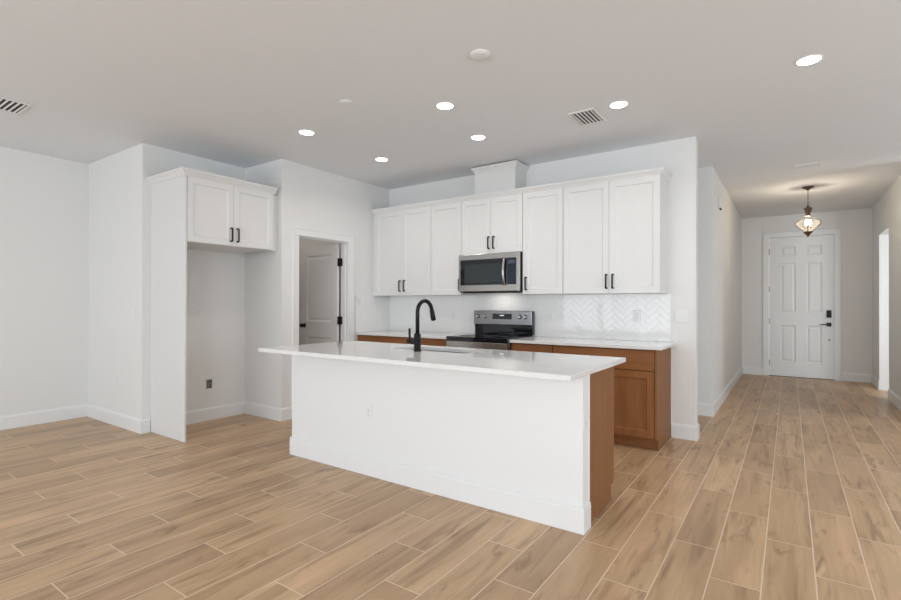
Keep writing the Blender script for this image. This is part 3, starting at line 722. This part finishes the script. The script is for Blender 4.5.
inner = [(max(r-.003, .01), z) for r, z in reversed(outer)]
prof = outer+inner
n = 40; rings = [[bm.verts.new((px0+r*math.cos(2*math.pi*k/n), py0+r*math.sin(2*math.pi*k/n), z)) for k in range(n)] for r, z in prof]
for i in range(len(rings)):
    a, b = rings[i], rings[(i+1) % len(rings)]
    for k in range(n): f = bm.faces.new((a[k], a[(k+1) % n], b[(k+1) % n], b[k])); f.smooth = True
obj('glass_shade', bm, GLASS, pn, 'clear bulging glass shade')
bm = bmesh.new(); add_lathe(bm, [(.052, 2.256), (.056, 2.250), (.050, 2.242), (.034, 2.228), (.022, 2.212), (.012, 2.205), (.013, 2.196), (.007, 2.186), (.001, 2.180)], (px0, py0, 0), 28)
add_tube(bm, [(px0, py0, 2.245), (px0, py0, 2.30)], .008, 10)
for a in range(3):
    q = a*2*math.pi/3+.4; d = Vector((math.cos(q), math.sin(q), 0)); c = Vector((px0, py0, 0))
    add_tube(bm, [c+Vector((0, 0, 2.29)), c+d*.022+Vector((0, 0, 2.285)), c+d*.030+Vector((0, 0, 2.305))], .004, 8); add_tube(bm, [c+d*.030+Vector((0, 0, 2.300)), c+d*.030+Vector((0, 0, 2.345))], .0075, 10)
obj('candle_cluster', bm, BRONZE, pn)
for a in range(3):
    q = a*2*math.pi/3+.4
    bm = bmesh.new(); add_lathe(bm, [(.006, 2.345), (.011, 2.358), (.013, 2.372), (.009, 2.392), (.004, 2.408), (.001, 2.414)], (px0+.030*math.cos(q), py0+.030*math.sin(q), 0), 14); obj('bulb', bm, BULB, pn, 'glowing candle bulb')

pl = bpy.data.lights.new('pendant_lamp', 'POINT'); pl.energy = 10; pl.color = (1, .86, .70); pl.shadow_soft_size = .02
plo = bpy.data.objects.new('pendant_lamp', pl); COL.objects.link(plo); plo.location = (px0, py0, 2.385)

# ------------------------------------------------------------------ wall plates
def plate(c, face, label, kind='outlet', gang=1, name=None):
    """face '-Y' or '+X'; c = centre on the wall surface"""
    rot = 0 if face == '-Y' else 90
    t = thing(name or ('wall_outlet' if kind == 'outlet' else 'light_switch'), label, 'outlet' if kind == 'outlet' else 'switch', c)
    M = FR(*c, rot); w2 = .035+.023*(gang-1)
    def put(nm, boxes, m_, bev=.001):
        bm = bmesh.new()
        for b in boxes: add_box(bm, *b, bev=bev, seg=1)
        for v in bm.verts: v.co = M @ v.co
        obj(nm, bm, m_, t)
    put('plate', [(-w2, w2, -.006, -.0003, -.058, .058)], PLASTIC, .0025)
    for g in range(gang):
        xo = (g-(gang-1)/2)*.046
        if kind == 'outlet':
            put('receptacle', [(xo-.0165, xo+.0165, -.0078, -.006, -.033, .033)], PLASTIC)
            for zz in (-.017, .017): put('socket', [(xo-.011, xo+.011, -.0084, -.0077, zz-.011, zz+.011)], SOCK, .0003)
        else: put('rocker', [(xo-.0165, xo+.0165, -.0095, -.006, -.033, .033)], PLASTIC)
    return t
TY = YK-.0102
plate((-5.383, YL, 1.18), '-Y', 'white switch plate on the wall left of the refrigerator niche', 'switch')
plate((-5.789, YL, .453), '-Y', 'white outlet low on the wall left of the refrigerator niche')
plate((XN, 2.834, 1.175), '+X', 'white outlet high on the back wall of the refrigerator niche')
plate((-2.568, IY, .466), '-Y', 'white outlet on the front panel of the island')
plate((IX1, 2.722, .625), '+X', 'narrow white outlet on the end edge of the island wall')
plate((-3.445, TY, 1.14), '-Y', 'white outlet on the backsplash left of the range')
plate((-2.156, TY, 1.136), '-Y', 'white outlet on the backsplash just right of the range')
plate((-1.247, TY, 1.16), '-Y', 'white outlet on the backsplash near the right end of the worktop')
plate((-.845, YK, 1.165), '-Y', 'two-gang white switch plate on the bare wall right of the backsplash', 'switch', 2)
# water supply box for the fridge
wb = thing('refrigerator_water_box', 'recessed grey water outlet box with white frame in the refrigerator niche', 'water box', (XN, 2.949, .396))
bm = bmesh.new()
for a in ((2.905, 2.917, .335, .457), (2.981, 2.993, .335, .457), (2.917, 2.981, .335, .347), (2.917, 2.981, .445, .457)): add_box(bm, XN+.0003, XN+.008, *a, bev=.002)
obj('frame', bm, PLASTIC, wb)
obj('recess', bx(XN+.0003, XN+.002, 2.917, 2.981, .347, .445), GREYBOX, wb, 'dark grey recess')
bm = bmesh.new(); add_tube(bm, [(XN+.006, 2.938, .35), (XN+.006, 2.938, .395), (XN+.006, 2.955, .40)], .005, 10); add_box(bm, XN+.003, XN+.010, 2.95, 2.972, .393, .407, bev=.002); obj('valve', bm, DSTEEL, wb)
# door chime
ch = thing('door_chime', 'small white door chime box high on the left hallway wall', 'door chime', (XH, 7.0, 2.46))
obj('cover', bx(XH+.0005, XH+.030, 6.92, 7.10, 2.47, 2.60, bev=.006), PLASTIC, ch)
obj('sounder', bx(XH+.006, XH+.026, 6.96, 7.06, 2.462, 2.47), SLOT, ch)
